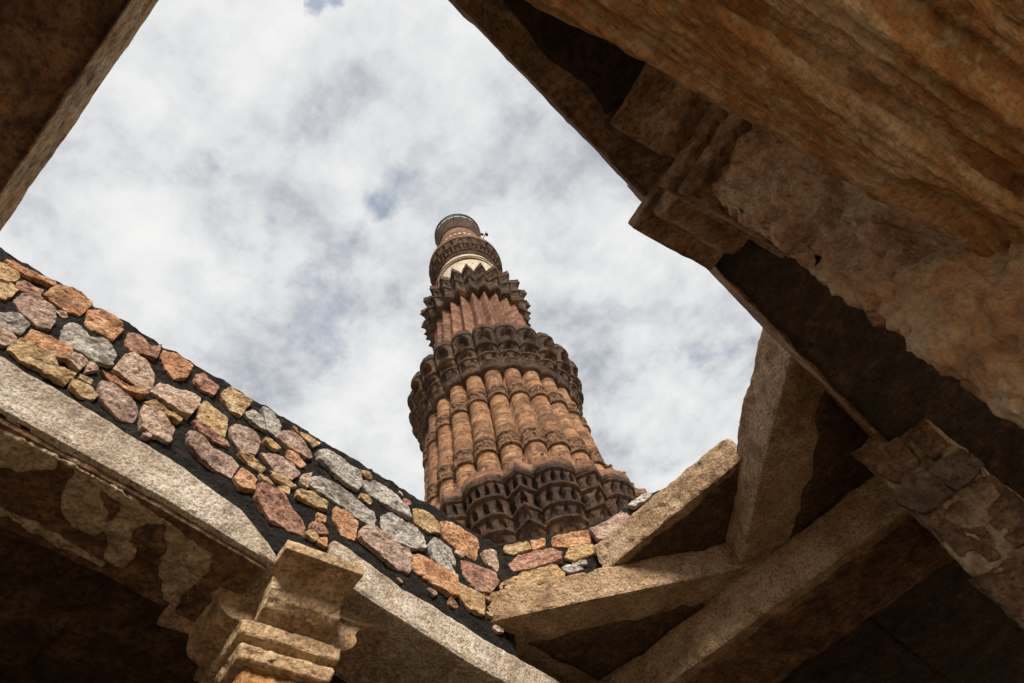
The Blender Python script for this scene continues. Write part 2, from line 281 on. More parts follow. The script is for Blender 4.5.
def prism(poly, O, U, V, W, depth, bevel=.02, res=.04, amp=.008, freq=6, seed=0, chips=0.0, tool=0.0):
    O, U, V, W = Vector(O), Vector(U), Vector(V), Vector(W); bm = bmesh.new()
    a = [bm.verts.new(O + U * x + V * y) for x, y in poly]; b = [bm.verts.new(O + U * x + V * y + W * depth) for x, y in poly]
    n = len(poly); bm.faces.new(a); bm.faces.new(b[::-1])
    for i in range(n): bm.faces.new((a[i], b[i], b[(i + 1) % n], a[(i + 1) % n]))
    bmesh.ops.recalc_face_normals(bm, faces=bm.faces[:])
    if bevel: bmesh.ops.bevel(bm, geom=bm.edges[:], offset=bevel, segments=2, affect='EDGES', profile=.6)
    refine(bm, res)
    if amp: roughen(bm, amp, freq, seed, chips, tool)
    return bm
def block(x0, x1, y0, y1, z0, z1, **k):
    return prism([(x0, y0), (x1, y0), (x1, y1), (x0, y1)], (0, 0, z0), (1, 0, 0), (0, 1, 0), (0, 0, 1), z1 - z0, **k)
def merge(a, b):
    me = bpy.data.meshes.new('tmp'); b.to_mesh(me); b.free(); a.from_mesh(me); bpy.data.meshes.remove(me)
def field_stones(name, polys, place, mats, parent, seed=0, hmin=.010, hmax=.018):
    # one dressed face of rubble: every stone bulges out of the mortar; place(u, v, h) -> point
    rnd = random.Random(seed); vs, fs, mi = [], [], []
    for si, (c, poly) in enumerate(polys):
        n = len(poly); per = [];
        for i in range(n):
            a, b = Vector(poly[i]), Vector(poly[(i + 1) % n]); k = max(2, int((b - a).length / .011))
            per += [a.lerp(b, t / k) for t in range(k)]
        c0 = sum(per, Vector((0, 0))) / len(per)
        per = [(per[i - 1] + per[i] * 5 + per[(i + 1) % len(per)]) / 7 for i in range(len(per))]
        per = [c0 + (p - c0) * 1.08 + (p - c0).normalized() * (.003 + .006 * noise.noise(Vector((p.x * 55, p.y * 55, si))) + .004 * noise.noise(Vector((p.x * 130, p.y * 130, si)))) for p in per]
        m = len(per); h = rnd.uniform(hmin, hmax); tx, ty = rnd.uniform(-.12, .12), rnd.uniform(-.12, .12)
        st = len(vs); rings = [(1.0, -.03), (.998, h * .7), (.985, h * .94), (.93, h), (.84, h), (.74, h), (.64, h), (.53, h), (.42, h), (.3, h), (.17, h)]
        for f, hh in rings:
            for p in per:
                q = c0 + (p - c0) * f; e = q - c0
                d = hh + (0 if hh < 0 else e.x * tx + e.y * ty + .007 * fbm(Vector((q.x * 14, q.y * 14, si * 3.1)), 5) + .016 * abs(noise.noise(Vector((q.x * 11 + si, q.y * 24, si * .7)))) + .006 * abs(noise.noise(Vector((q.x * 45, q.y * 70, si)))) - .006)
                vs.append(place(q.x, q.y, d))
        vs.append(place(c0.x, c0.y, h)); top = len(vs) - 1
        for r in range(len(rings) - 1):
            for i in range(m):
                j = (i + 1) % m; fs.append((st + r * m + i, st + r * m + j, st + (r + 1) * m + j, st + (r + 1) * m + i)); mi.append(mats.index('fs_' + c))
        r = len(rings) - 1
        for i in range(m): fs.append((st + r * m + i, st + r * m + (i + 1) % m, top)); mi.append(mats.index('fs_' + c))
    o = pydata(name, vs, fs, [M[k] for k in mats], parent, smooth=False); o.data.polygons.foreach_set('material_index', mi)
    bm = bmesh.new(); bm.from_mesh(o.data); bmesh.ops.recalc_face_normals(bm, faces=bm.faces[:]); bm.to_mesh(o.data); bm.free()
    return o
FS = ['fs_o', 'fs_p', 'fs_g', 'fs_b', 'fs_y', 'fs_r']
def interp(tab, x):
    if x <= tab[0][0]: return tab[0][1]
    for (a, b), (c, d) in zip(tab, tab[1:]):
        if x <= c: return b + (d - b) * (x - a) / (c - a)
    return tab[-1][1]

# ------------------------------------------------------------------ the ground
bm = bmesh.new(); bmesh.ops.create_grid(bm, x_segments=8, y_segments=8, size=900)
g = obj('ground', bm, M['paving'], smooth=False); g.location.z = -1.5; tag(g, kind='structure')
bm = prism([(-5.0, -1.3), (-1.15, -1.3), (-1.15, 1.7), (3.3, 1.7), (3.3, 6.6), (-5.0, 6.6)], (0, 0, -1.54), (1, 0, 0), (0, 1, 0), (0, 0, 1), .06, bevel=.008, res=.3, amp=.006, freq=2, seed=200)
tag(obj('added_dim_floor', bm, M['dim_floor']), kind='structure')  # dark floor added out of view, shaped to steer bounce light

# ------------------------------------------------------------------ the minaret
AX, AY = -15.15, 21.12; NF = 24
def fr(x): return x - math.floor(x)
def fround(th): u = fr(th * NF / (2 * math.pi)); return math.sqrt(max(0, 1 - (2 * u - 1) ** 2))
def fang(th): u = fr(th * NF / (2 * math.pi)); return 1 - abs(2 * u - 1)
def falt(th):
    v = fr(th * NF / (4 * math.pi) + .54)          # broad round lobes alternate with narrower angular ones
    if v < .58: return math.sqrt(max(0, 1 - (2 * v / .58 - 1) ** 2))
    return 1.1 * (1 - abs(2 * (v - .58) / .42 - 1))
def polar(name, rf, zs, nth, mat, parent, cap=True, ph=0.0, jit=0.0, js=3.0):
    vs, fs = [], []
    for z in zs:
        for i in range(nth):
            th = 2 * math.pi * i / nth; r = rf(th, z)
            c, s = math.cos(th + ph), math.sin(th + ph)
            if jit: r += jit * fbm(Vector((c * r * js, s * r * js, z * js)), 3)
            vs.append((AX + c * r, AY + s * r, z))
    for k in range(len(zs) - 1):
        for i in range(nth):
            j = (i + 1) % nth; fs.append((k * nth + i, k * nth + j, (k + 1) * nth + j, (k + 1) * nth + i))
    if cap:
        fs.append(tuple(range(nth))[::-1]); fs.append(tuple(range((len(zs) - 1) * nth, len(zs) * nth)))
    return pydata(name, vs, fs, mat, parent)
def lin(a, b, n): return [a + (b - a) * i / n for i in range(n + 1)]
def sm(x): x = max(0, min(1, x)); return x * x * (3 - 2 * x)
def niche(u, t, wd=.62, hh=.95):
    s = abs(2 * u - 1) / wd                        # pointed arch opening, 1 inside
    if t < .04 or s > 1: return 0
    return sm((hh * (.6 + .4 * (1 - s ** 1.6)) - t) * 12) * sm((1 - s) * 6)
tw = thing('stone_minaret', (AX, AY, -1.5), 'tall fluted red sandstone minaret with four carved balconies against the clouds', 'tower')
def tap(z, z0, z1, a, b): return a + (b - a) * (z - z0) / (z1 - z0)
polar('lower_shaft', lambda t, z: tap(z, -1.5, 19.6, 7.2, 5.55) - .5 + .5 * min(1, falt(t)), lin(-1.5, 19.7, 12), 24 * 12, M['tower_red'], tw)
# second storey: round flutes
def s2(t, z):
    r = tap(z, 23, 34.6, 5.33, 4.83) - .75 + .75 * fround(t)
    for q in (24.9, 25.9, 28.35, 29.3, 30.3, 33.1, 33.9):
        if abs(z - q) < .07: r += .018
    return r
zs = sorted(lin(22.8, 34.9, 96) + [q + d for q in (24.9, 25.9, 28.35, 29.3, 30.3, 33.1, 33.9) for d in (-.08, -.06, .06, .08)])
polar('fluted_shaft', s2, zs, NF * 14, M['tower'], tw, jit=.02, js=1.5)
for z0, z1 in ((26.45, 27.65), (31.2, 32.2)):
    def bf(t, z, z0=z0, z1=z1):
        e = min(z - z0, z1 - z); r = tap(z, 23, 34.6, 5.33, 4.83) - .66 + .66 * fround(t)
        if e < .02: return r - .05
        if e < .2: return r + .14
        c = noise.cell(Vector((t * 60, z * 5.5, 1))); d = noise.noise(Vector((t * 38, z * 4, 3)))
        return r + .06 + (.07 if d > .03 else -.03)
    polar('carved_band', bf, [z0, z0 + .03, z0 + .1, z0 + .19] + lin(z0 + .22, z1 - .22, 14) + [z1 - .19, z1 - .1, z1 - .03, z1], NF * 24, M['band'], tw, cap=False)
# third storey: angular flutes
polar('angular_shaft', lambda t, z: tap(z, 37.5, 48.6, 4.15, 3.55) - .68 + .68 * fang(t) + (.06 if abs(fr(z / 1.85) - .5) < .05 else 0), lin(37.4, 48.8, 90), NF * 8, M['tower_red'], tw, jit=.03, js=1.3)
# fourth storey: plain drum with marble, fifth: banded drum
polar('marble_drum', lambda t, z: tap(z, 50.5, 58.4, 3.05, 2.75), lin(50.4, 58.4, 10), 96, M['marble'], tw)
polar('drum_moulding', lambda t, z: 2.98 + .06 * math.sin((z - 56.3) / .5 * math.pi), lin(56.3, 56.8, 5), 96, M['tower_red'], tw, cap=False)
polar('upper_drum', lambda t, z: tap(z, 59, 67, 2.5, 2.1), lin(59, 67, 16), 96, M['tower_red'], tw, jit=.03)
bm = bmesh.new()
for k in range(30):
    th = 2 * math.pi * k / 30; r = 2.3
    mtx = Matrix.Translation((AX + r * math.cos(th), AY + r * math.sin(th), 64.4)) @ Matrix.Rotation(th, 4, 'Z') @ Matrix.Diagonal((.12, .26, .36, 1))
    bmesh.ops.create_cube(bm, size=1, matrix=mtx)
bmesh.ops.bevel(bm, geom=bm.edges[:], offset=.03, segments=1, affect='EDGES'); tag(obj('inlay_row', bm, M['marble'], tw, smooth=False), kind='stuff')

def balcony(name, tiers, nth, mat, rail):
    # tiers: (z0, z1, r0, r1, lobe function, lobe amp, niches per turn, niche depth, steps)
    zs, rows = [], []
    for (z0, z1, ra, rb, lf, la, nn, nd, k) in tiers:
        for i in range(k + 1):
            z = z0 + (z1 - z0) * i / k; z = z + (1e-3 if i == 0 else 0); tt = i / k
            zs.append(z); rows.append((tt, ra + (rb - ra) * tt, lf, la, nn, nd))
    vs, fs = [], []
    for z, (tt, r, lf, la, nn, nd) in zip(zs, rows):
        for i in range(nth):
            th = 2 * math.pi * i / nth; rr = r + la * lf(th)
            if nn: rr -= nd * niche(fr(th * nn / (2 * math.pi)), tt)
            c, s = math.cos(th), math.sin(th)
            rr += .05 * fbm(Vector((c * rr * 2.2, s * rr * 2.2, z * 2.2)), 3)
            vs.append((AX + c * rr, AY + s * rr, z))
    for k in range(len(zs) - 1):
        for i in range(nth):
            j = (i + 1) % nth; fs.append((k * nth + i, k * nth + j, (k + 1) * nth + j, (k + 1) * nth + i))
    fs.append(tuple(range(nth))[::-1]); fs.append(tuple(range((len(zs) - 1) * nth, len(zs) * nth)))
    b = pydata(name, vs, fs, mat, tw)
    if rail: rail(b)
    return b
def parapet(z0, z1, r, lf, la, mat, posts=0, nth=NF * 16):
    def f(par):
        def prof(t, z): return r + la * lf(t)
        vs, fs = [], []
        for dr, z in ((0, z0), (0, z1), (-.16, z1), (-.16, z0)):
            for i in range(nth):
                th = 2 * math.pi * i / nth; q = prof(th, z) + dr; mer = (.10 * abs(math.sin(th * NF * 1.5)) if z == z1 else 0)
                vs.append((AX + q * math.cos(th), AY + q * math.sin(th), z + mer))
        for k in range(4):
            for i in range(nth):
                j = (i + 1) % nth; fs.append((k * nth + i, k * nth + j, ((k + 1) % 4) * nth + j, ((k + 1) % 4) * nth + i))
        pydata('parapet', vs, fs, mat, par, smooth=False)
        for k in range(posts):
            th = 2 * math.pi * (k + .5) / posts; q = r + la * lf(th) - .08; bm = bmesh.new()
            bmesh.ops.create_cone(bm, cap_ends=True, segments=8, radius1=.07, radius2=.05, depth=.34, matrix=Matrix.Translation((AX + q * math.cos(th), AY + q * math.sin(th), z1 + .17)))
            bmesh.ops.create_uvsphere(bm, u_segments=8, v_segments=6, radius=.09, matrix=Matrix.Translation((AX + q * math.cos(th), AY + q * math.sin(th), z1 + .38)))
            obj('finial', bm, mat, par)
    return f
zero = lambda t: 0
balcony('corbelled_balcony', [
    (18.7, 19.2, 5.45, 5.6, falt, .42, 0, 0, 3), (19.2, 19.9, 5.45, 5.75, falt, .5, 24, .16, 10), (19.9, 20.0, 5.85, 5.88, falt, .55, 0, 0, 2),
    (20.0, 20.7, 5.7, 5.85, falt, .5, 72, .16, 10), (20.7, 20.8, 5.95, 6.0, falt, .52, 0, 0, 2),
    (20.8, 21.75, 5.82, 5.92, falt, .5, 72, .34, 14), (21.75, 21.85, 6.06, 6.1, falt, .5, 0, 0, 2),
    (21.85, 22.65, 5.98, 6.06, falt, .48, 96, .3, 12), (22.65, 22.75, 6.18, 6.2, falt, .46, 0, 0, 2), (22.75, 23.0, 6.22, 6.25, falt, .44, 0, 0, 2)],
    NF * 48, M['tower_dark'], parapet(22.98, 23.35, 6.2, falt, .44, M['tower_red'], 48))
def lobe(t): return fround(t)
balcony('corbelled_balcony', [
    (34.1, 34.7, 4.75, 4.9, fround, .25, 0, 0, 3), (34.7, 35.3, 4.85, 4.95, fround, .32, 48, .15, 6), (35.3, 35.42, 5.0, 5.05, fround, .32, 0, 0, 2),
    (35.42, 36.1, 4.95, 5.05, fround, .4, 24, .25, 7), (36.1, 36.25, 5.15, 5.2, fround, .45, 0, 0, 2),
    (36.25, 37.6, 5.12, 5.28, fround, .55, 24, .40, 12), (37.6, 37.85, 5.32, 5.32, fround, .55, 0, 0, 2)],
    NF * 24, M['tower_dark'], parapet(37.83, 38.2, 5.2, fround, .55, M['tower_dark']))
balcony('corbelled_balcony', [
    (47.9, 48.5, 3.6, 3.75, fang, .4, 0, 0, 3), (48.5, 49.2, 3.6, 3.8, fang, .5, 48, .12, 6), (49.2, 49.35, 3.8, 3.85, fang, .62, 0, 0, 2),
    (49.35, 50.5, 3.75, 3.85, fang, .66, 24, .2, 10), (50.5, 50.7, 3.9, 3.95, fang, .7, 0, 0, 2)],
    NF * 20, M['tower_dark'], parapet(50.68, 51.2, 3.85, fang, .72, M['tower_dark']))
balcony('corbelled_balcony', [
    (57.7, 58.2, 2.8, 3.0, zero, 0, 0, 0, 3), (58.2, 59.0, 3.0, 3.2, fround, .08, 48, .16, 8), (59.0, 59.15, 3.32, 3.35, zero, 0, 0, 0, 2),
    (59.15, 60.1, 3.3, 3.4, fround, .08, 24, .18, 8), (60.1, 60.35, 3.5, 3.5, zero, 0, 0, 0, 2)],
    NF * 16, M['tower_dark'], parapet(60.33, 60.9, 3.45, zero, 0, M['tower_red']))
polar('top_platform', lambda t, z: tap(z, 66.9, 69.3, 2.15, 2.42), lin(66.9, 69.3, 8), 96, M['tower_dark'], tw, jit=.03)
def ring_tube(bm, r, z, rad=.035, n=72):
    vv = []
    for i in range(n):
        th = 2 * math.pi * i / n; vv.append([bm.verts.new((AX + (r + rad * math.cos(a)) * math.cos(th), AY + (r + rad * math.cos(a)) * math.sin(th), z + rad * math.sin(a))) for a in (0, math.pi / 2, math.pi, 3 * math.pi / 2)])
    for i in range(n):
        for k in range(4): bm.faces.new((vv[i][k], vv[(i + 1) % n][k], vv[(i + 1) % n][(k + 1) % 4], vv[i][(k + 1) % 4]))
bm = bmesh.new(); ring_tube(bm, 2.42, 70.1, .06); ring_tube(bm, 2.42, 69.7, .05)
for k in range(20):
    th = 2 * math.pi * k / 20
    bmesh.ops.create_cone(bm, cap_ends=True, segments=6, radius1=.04, radius2=.04, depth=1.25, matrix=Matrix.Translation((AX + 2.45 * math.cos(th), AY + 2.45 * math.sin(th), 69.6)))
obj('guard_rail', bm, M['iron'], tw)
bm = bmesh.new(); th = R(38)
bmesh.ops.create_cone(bm, cap_ends=True, segments=6, radius1=.05, radius2=.04, depth=1.4, matrix=Matrix.Translation((AX + 2.75 * math.cos(th), AY + 2.75 * math.sin(th), 68.6)) @ Matrix.Rotation(R(35), 4, 'Y'))
bmesh.ops.create_cone(bm, cap_ends=True, segments=6, radius1=.16, radius2=.16, depth=.3, matrix=Matrix.Translation((AX + 3.05 * math.cos(th), AY + 3.05 * math.sin(th), 68.9)))
bmesh.ops.create_cone(bm, cap_ends=True, segments=6, radius1=.16, radius2=.1, depth=.3, matrix=Matrix.Translation((AX + 2.6 * math.cos(th), AY + 2.6 * math.sin(th), 69.3)))
obj('mast_lamp', bm, M['iron'], tw)

# ------------------------------------------------------------------ lintels of the bay
def lintel(name, bm, mat, label, cat='lintel', base=None): 
    t = obj(name, bm, mat); return tag(t, label, cat)
def crust_shade(poly, z, parent, name='soot_shade_crust', mat='soot', th=.012, seed=0, wob=.03):
    # thin old crust darkening an underside, part soot and part painted shade, ragged outline
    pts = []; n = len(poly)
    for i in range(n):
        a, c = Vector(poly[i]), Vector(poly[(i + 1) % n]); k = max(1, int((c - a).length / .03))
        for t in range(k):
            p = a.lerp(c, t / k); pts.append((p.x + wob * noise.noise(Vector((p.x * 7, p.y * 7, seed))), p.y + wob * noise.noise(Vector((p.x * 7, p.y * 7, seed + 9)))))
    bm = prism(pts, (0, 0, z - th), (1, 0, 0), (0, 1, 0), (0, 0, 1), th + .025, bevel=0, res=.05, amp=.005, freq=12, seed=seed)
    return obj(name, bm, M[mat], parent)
def warp_z(bm, bot, top, z0, z1, axis=1):
    for v in bm.verts:
        x = v.co[axis]; f = (v.co.z - z0) / (z1 - z0); a, b = interp(bot, x), interp(top, x); v.co.z = a + (b - a) * f
# left side, front piece
tA = thing('stone_lintel', (-2.25, 0, 2.17), 'speckled grey granite lintel at far left with peeling plaster underneath', 'lintel')
bm = block(-2.42, -1.985, -1.62, 1.03, 2.2, 2.44, bevel=.025, res=.03, amp=.007, freq=7, seed=1)
warp_z(bm, [(-1.62, 2.22), (-.11, 2.205), (.5, 2.17), (1.03, 2.115)], [(-1.62, 2.48), (-.23, 2.454), (.5, 2.385), (.82, 2.31), (.95, 2.22), (1.03, 2.14)], 2.2, 2.44)
obj('beam', bm, M['granite'], tA)
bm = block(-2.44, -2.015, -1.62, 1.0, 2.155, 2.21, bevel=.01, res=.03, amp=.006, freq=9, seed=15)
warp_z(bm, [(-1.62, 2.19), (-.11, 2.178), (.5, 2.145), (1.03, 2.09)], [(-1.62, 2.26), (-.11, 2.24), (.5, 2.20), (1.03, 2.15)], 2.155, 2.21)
obj('underside_layer', bm, M['crust_shade'], tA)
pb = None
for i, p in enumerate(PLASTER):
    b2 = prism([(min(x, -2.025), y) for x, y in p], (0, 0, 2.195), (1, 0, 0), (0, 1, 0), (0, 0, -1),   .020 + .003 * (i % 3), bevel=.006, res=.016, amp=.012, freq=16, seed=i + 5)
    for v in b2.verts: v.co.z += -.012 + interp([(-1.62, .02), (-.11, 0.005), (.5, -.03), (1.03, -.085)], v.co.y)
    if pb is None: pb = b2
    else: merge(pb, b2)
obj('plaster', pb, M['plaster'], tA)
# left side, back piece
tB = thing('stone_lintel', (-2.25, 2.2, 2.17), 'pale granite lintel below the rubble parapet, running from the capital to the bottom edge', 'lintel')
bm = block(-2.45, -1.975, 1.27, 3.7, 2.1, 2.4, bevel=.03, res=.03, amp=.008, freq=6, seed=2)
warp_z(bm, [(1.27, 2.2), (1.5, 2.16), (2.1, 2.08), (3.7, 2.02)], [(1.2, 2.42), (1.34, 2.40), (1.7, 2.33), (2.3, 2.27), (3.7, 2.2)], 2.1, 2.4)
obj('beam', bm, M['granite'], tB)
# front (behind the eye)
bm = block(-2.6, .62, -.98, -.445, 2.17, 2.45, bevel=.010, res=.03, amp=.004, freq=9, seed=3, chips=.006)
lf = lintel('stone_lintel', bm, M['front'], 'brown stained lintel with a pale edge across the top left corner of the view')
crust_shade([(-2.5, -.93), (.5, -.93), (.5, -.449), (-2.5, -.449)], 2.168, lf, 'underside_shade', 'crust_shade', .016, 3, .004)  # dark sheet added to paint this soffit's shade
# right side, two pieces meeting over the pillar
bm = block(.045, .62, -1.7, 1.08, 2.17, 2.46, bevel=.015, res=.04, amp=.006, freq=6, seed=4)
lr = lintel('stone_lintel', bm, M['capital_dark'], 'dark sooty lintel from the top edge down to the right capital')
crust_shade([(.17, -.9), (.16, -.1), (.14, .3), (.12, .5), (.16, .62), (.14, .74), (.3, .8), (.56, .8), (.56, -.9)], 2.168, lr, seed=4)
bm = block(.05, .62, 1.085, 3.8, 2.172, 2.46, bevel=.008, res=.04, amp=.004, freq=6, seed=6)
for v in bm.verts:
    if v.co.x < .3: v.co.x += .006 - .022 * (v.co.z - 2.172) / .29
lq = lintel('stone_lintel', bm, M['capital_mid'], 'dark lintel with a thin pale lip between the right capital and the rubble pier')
crust_shade([(.066, 1.4), (.07, 2.0), (.066, 3.75), (.58, 3.75), (.58, 1.4)], 2.17, lq, seed=6, wob=.012)  # soot layer that also paints the dark of the soffit in shade
# back
bm = block(-2.5, .03, 3.2, 3.74, 2.17, 2.44, bevel=.02, res=.035, amp=.009, freq=6, seed=7, chips=.01)
bl = lintel('stone_lintel', bm, M['slab'], 'straight brown lintel low across the back, under the tilted corner slabs')
crust_shade([(-2.4, 3.27), (.0, 3.27), (.0, 3.72), (-2.4, 3.72)], 2.168, bl, 'underside_shade', 'crust_shade', .012, 5, .03)  # painted shade along the back soffit

# ------------------------------------------------------------------ rubble parapet on the left lintels
rp = thing('rubble_parapet', (-2.2, .5, 2.4), 'long parapet of coloured field stones in black mortar, left of the minaret', 'wall')
top = []
ny = 110
for i in range(ny + 1):
    y = 2.47 - (2.47 + 1.62) * i / ny; top.append((y, 3.082 + .012 * noise.noise(Vector((y * 6, 0, 0))) + .012 * noise.noise(Vector((y * 23, 3, 0)))))
bm = prism([(-1.62, 2.2), (2.47, 2.2)] + top, (-2.006, 0, 0), (0, 1, 0), (0, 0, 1), (-1, 0, 0), .42, bevel=0, res=.024, amp=.010, freq=16, seed=8)
obj('mortar_core', bm, M['mortar'], rp)
rnd = random.Random(4); extra = []
y = -1.58
while y < -.62:
    z = 2.5 + rnd.uniform(-.02, .02)
    while z < 2.98:
        a, b = rnd.uniform(.13, .2), rnd.uniform(.08, .12); cy = y + .1
        extra.append((rnd.choice('opgbyr'), [(cy - a * .5, z), (cy - a * .2, z + b), (cy + a * .45, z + b * .9), (cy + a * .5, z + b * .1), (cy, z - .02)]))
        z += b + .035
    y += .21
def inside(q, poly):
    c = False
    for i in range(len(poly)):
        (x1, y1), (x2, y2) = poly[i - 1], poly[i]
        if (y1 > q[1]) != (y2 > q[1]) and q[0] < (x2 - x1) * (q[1] - y1) / (y2 - y1) + x1: c = not c
    return c
chips = []
for _ in range(900):
    q = (rnd.uniform(-.6, 2.4), rnd.uniform(2.36, 3.03)); a = rnd.uniform(.010, .024)
    pts = [(q[0] + a * 1.5 * math.cos(t), q[1] + a * math.sin(t)) for t in (0, 1, 2.1, 3.1, 4.2, 5.2)]
    far = [(q[0] + (a * 1.5 + .012) * math.cos(t), q[1] + (a + .012) * math.sin(t)) for t in (0, .8, 1.6, 2.4, 3.2, 4, 4.8, 5.6)]
    if any(inside(f, s[1]) for f in far for s in WALL_STONES) or any((q[0] - c[0]) ** 2 + (q[1] - c[1]) ** 2 < .004 for c, _p in chips): continue
    if q[1] < interp([(-.6, 2.5), (-.23, 2.49), (.5, 2.42), (.82, 2.35), (1.0, 2.3), (1.34, 2.44), (1.7, 2.37), (2.4, 2.3)], q[0]): continue
    chips.append((q, [(x + rnd.uniform(-.3, .3) * a, y + rnd.uniform(-.3, .3) * a) for x, y in pts]))
    if len(chips) > 16: break
extra += [(rnd.choice('bypr'), p) for _q, p in chips]
field_stones('stone_facing', WALL_STONES + extra, lambda u, v, h: (-2.0 + h, u, v), FS, rp, 3)
# diagonal piece of the same masonry over the corner slab
TX, TY = .78, .626; NXX, NYY = .626, -.78
cp = thing('rubble_parapet', (-1.6, 2.75, 2.62), 'short corner parapet of flat stones right under the minaret balcony', 'wall')
ct = [(t, z + .01 * noise.noise(Vector((t * 9, 4, 0)))) for t, z in ((1.5, 3.2), (1.25, 3.24), (1.06, 3.225), (.9, 3.165), (.75, 3.09), (.62, 3.045), (.45, 3.035), (.3, 3.035), (.15, 3.045), (0, 3.055), (-.12, 3.055))]
bm = prism([(-.12, 2.5), (1.5, 2.6)] + ct, (-2.0, 2.42, 0), (TX, TY, 0), (0, 0, 1), (-NXX, -NYY, 0), .34, bevel=0, res=.035, amp=.010, freq=14, seed=9)
obj('mortar_core', bm, M['mortar'], cp)
field_stones('stone_facing', CORNER_STONES, lambda u, v, h: (-2.0 + TX * u + NXX * h, 2.42 + TY * u + NYY * h, v), FS, cp, 5, .015, .03)

# ------------------------------------------------------------------ corner slabs of the ruined ceiling
bm = prism([(-2.1, 2.21), (-.86, 3.2), (-.80, 3.62), (-2.45, 3.7), (-2.45, 2.3)], (0, 0, 2.43), (1, 0, 0), (0, 1, 0), (0, 0, 1), .195, bevel=.015, res=.03, amp=.010, freq=7, seed=10, chips=.012)
o = tag(obj('ceiling_slab', bm, M['slab']), 'long low slab laid cornerwise beneath the short corner parapet', 'ceiling slab')
crust_shade([(-2.0, 2.58), (-1.22, 3.19), (-2.0, 3.19)], 2.43, o, mat='sooty', seed=7, wob=.04)
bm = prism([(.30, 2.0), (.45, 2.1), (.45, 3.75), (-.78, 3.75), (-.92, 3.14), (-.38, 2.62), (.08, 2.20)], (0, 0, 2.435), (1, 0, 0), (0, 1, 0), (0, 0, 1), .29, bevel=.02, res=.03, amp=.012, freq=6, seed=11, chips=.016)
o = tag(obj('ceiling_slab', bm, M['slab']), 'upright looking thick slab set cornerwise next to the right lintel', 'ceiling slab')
crust_shade([(.04, 2.50), (.04, 3.19), (-.62, 3.19), (-.22, 2.84)], 2.435, o, mat='sooty', seed=8, wob=.04)
bm = block(-1.52, -.5, 2.745, 3.4, 2.635, 2.84, bevel=.015, res=.03, amp=.010, freq=7, seed=12, chips=.012)
o = tag(obj('ceiling_slab', bm, M['slab']), 'slanting pale slab lying on top of the two cornerwise slabs', 'ceiling slab')
crust_shade([(-1.45, 2.80), (-.55, 2.80), (-.55, 3.35), (-1.45, 3.35)], 2.635, o, mat='sooty', seed=9)  # shade under the upper slab put into the colour

# ------------------------------------------------------------------ pillars with cross shaped bracket capitals
def rotz(bm, cx, cy, a):
    bmesh.ops.rotate(bm, verts=bm.verts[:], cent=(cx, cy, 0), matrix=Matrix.Rotation(a, 3, 'Z'))
def pillar(cx, cy, ang, label, half, ztop, mat_shaft, mat_cap, seed, amp, arm=.43, detail=True):
    t = thing('stone_pillar', (cx, cy, -1.5), label, 'pillar')
    bm = block(cx - half, cx + half, cy - half, cy + half, -1.42, ztop, bevel=.03, res=(.016 if amp > .015 else .03) if detail else .08, amp=amp, freq=7, seed=seed, chips=amp * 1.2, tool=amp * .75 if detail else 0); rotz(bm, cx, cy, ang)
    obj('shaft', bm, mat_shaft, t)
    bm = block(cx - half - .07, cx + half + .07, cy - half - .07, cy + half + .07, -1.5, -1.28, bevel=.03, res=.06, amp=.006, freq=7, seed=seed + 1); rotz(bm, cx, cy, ang)
    obj('base', bm, mat_cap, t)
    # stepped necking
    prof = [(0, half + .005), (0, half + .03), (.055, half + .045), (.065, half + .02), (.085, half + .02), (.09, half + .055), (.15, half + .06), (.155, half + .03), (.175, half + .025)]
    bm = bmesh.new(); rings = []
    for z, h in prof:
        rings.append([bm.verts.new((cx + a * h, cy + b * h, ztop - .012 + z)) for a, b in ((-1, -1), (1, -1), (1, 1), (-1, 1))])
    for a, b in zip(rings, rings[1:]):
        for i in range(4): bm.faces.new((a[i], a[(i + 1) % 4], b[(i + 1) % 4], b[i]))
    bm.faces.new(rings[0][::-1]); bm.faces.new(rings[-1])
    bmesh.ops.bevel(bm, geom=bm.edges[:], offset=.006, segments=1, affect='EDGES'); refine(bm, .022 if detail else .06); roughen(bm, .005, 12, seed + 2, .006); rotz(bm, cx, cy, ang)
    obj('neck_moulding', bm, mat_cap, t)
    zt = 2.165; zb = ztop + .155; hgt = zt - zb
    for k in range(4):
        wdt = .158
        # side outline of an arm: fillet on top, hollow, roll near the neck
        pr = [(.0, zb - .004), (half + .035, zb - .004), (half + .06, zb + hgt * .04), (half + .10, zb + hgt * .10), (half + .135, zb + hgt * .22), (half + .152, zb + hgt * .38), (half + .150, zb + hgt * .56),
              (half + .160, zb + hgt * .70), (arm - .075, zb + hgt * .80), (arm - .035, zb + hgt * .82), (arm - .016, zb + hgt * .78), (arm - .012, zb + hgt * .76), (arm - .002, zb + hgt * .765), (arm, zt), (.0, zt)]
        bm = prism(pr, (cx, cy - wdt, 0), (1, 0, 0), (0, 0, 1), (0, 1, 0), wdt * 2, bevel=.006, res=.024 if detail else .06, amp=.006, freq=9, seed=seed + 3 + k, chips=.007)
        f2 = block(cx + half, cx + arm + .016, cy - wdt - .018, cy + wdt + .018, zt - .052, zt + .003, bevel=.008, res=.024 if detail else .06, amp=.004, freq=9, seed=seed + 9 + k); merge(bm, f2)
        rotz(bm, cx, cy, ang + k * math.pi / 2)
        obj('bracket', bm, mat_cap, t)
    return t
pillar(-2.30, 1.24, R(-9), 'left pillar whose bracket capital juts out under the coloured rubble parapet', .155, 1.80, M['orange'], M['capital'], 20, .010, .43)
pillar(.40, 1.13, R(-14), 'right pillar with a rough hewn shaft and a dark bracket capital against the sky', .19, 1.84, M['rough'], M['capital_mid'], 30, .024, .405)
pillar(-2.28, -.70, 0, 'plain pillar behind the eye at the front left corner', .155, 1.80, M['orange'], M['capital'], 40, .008, .40, False)
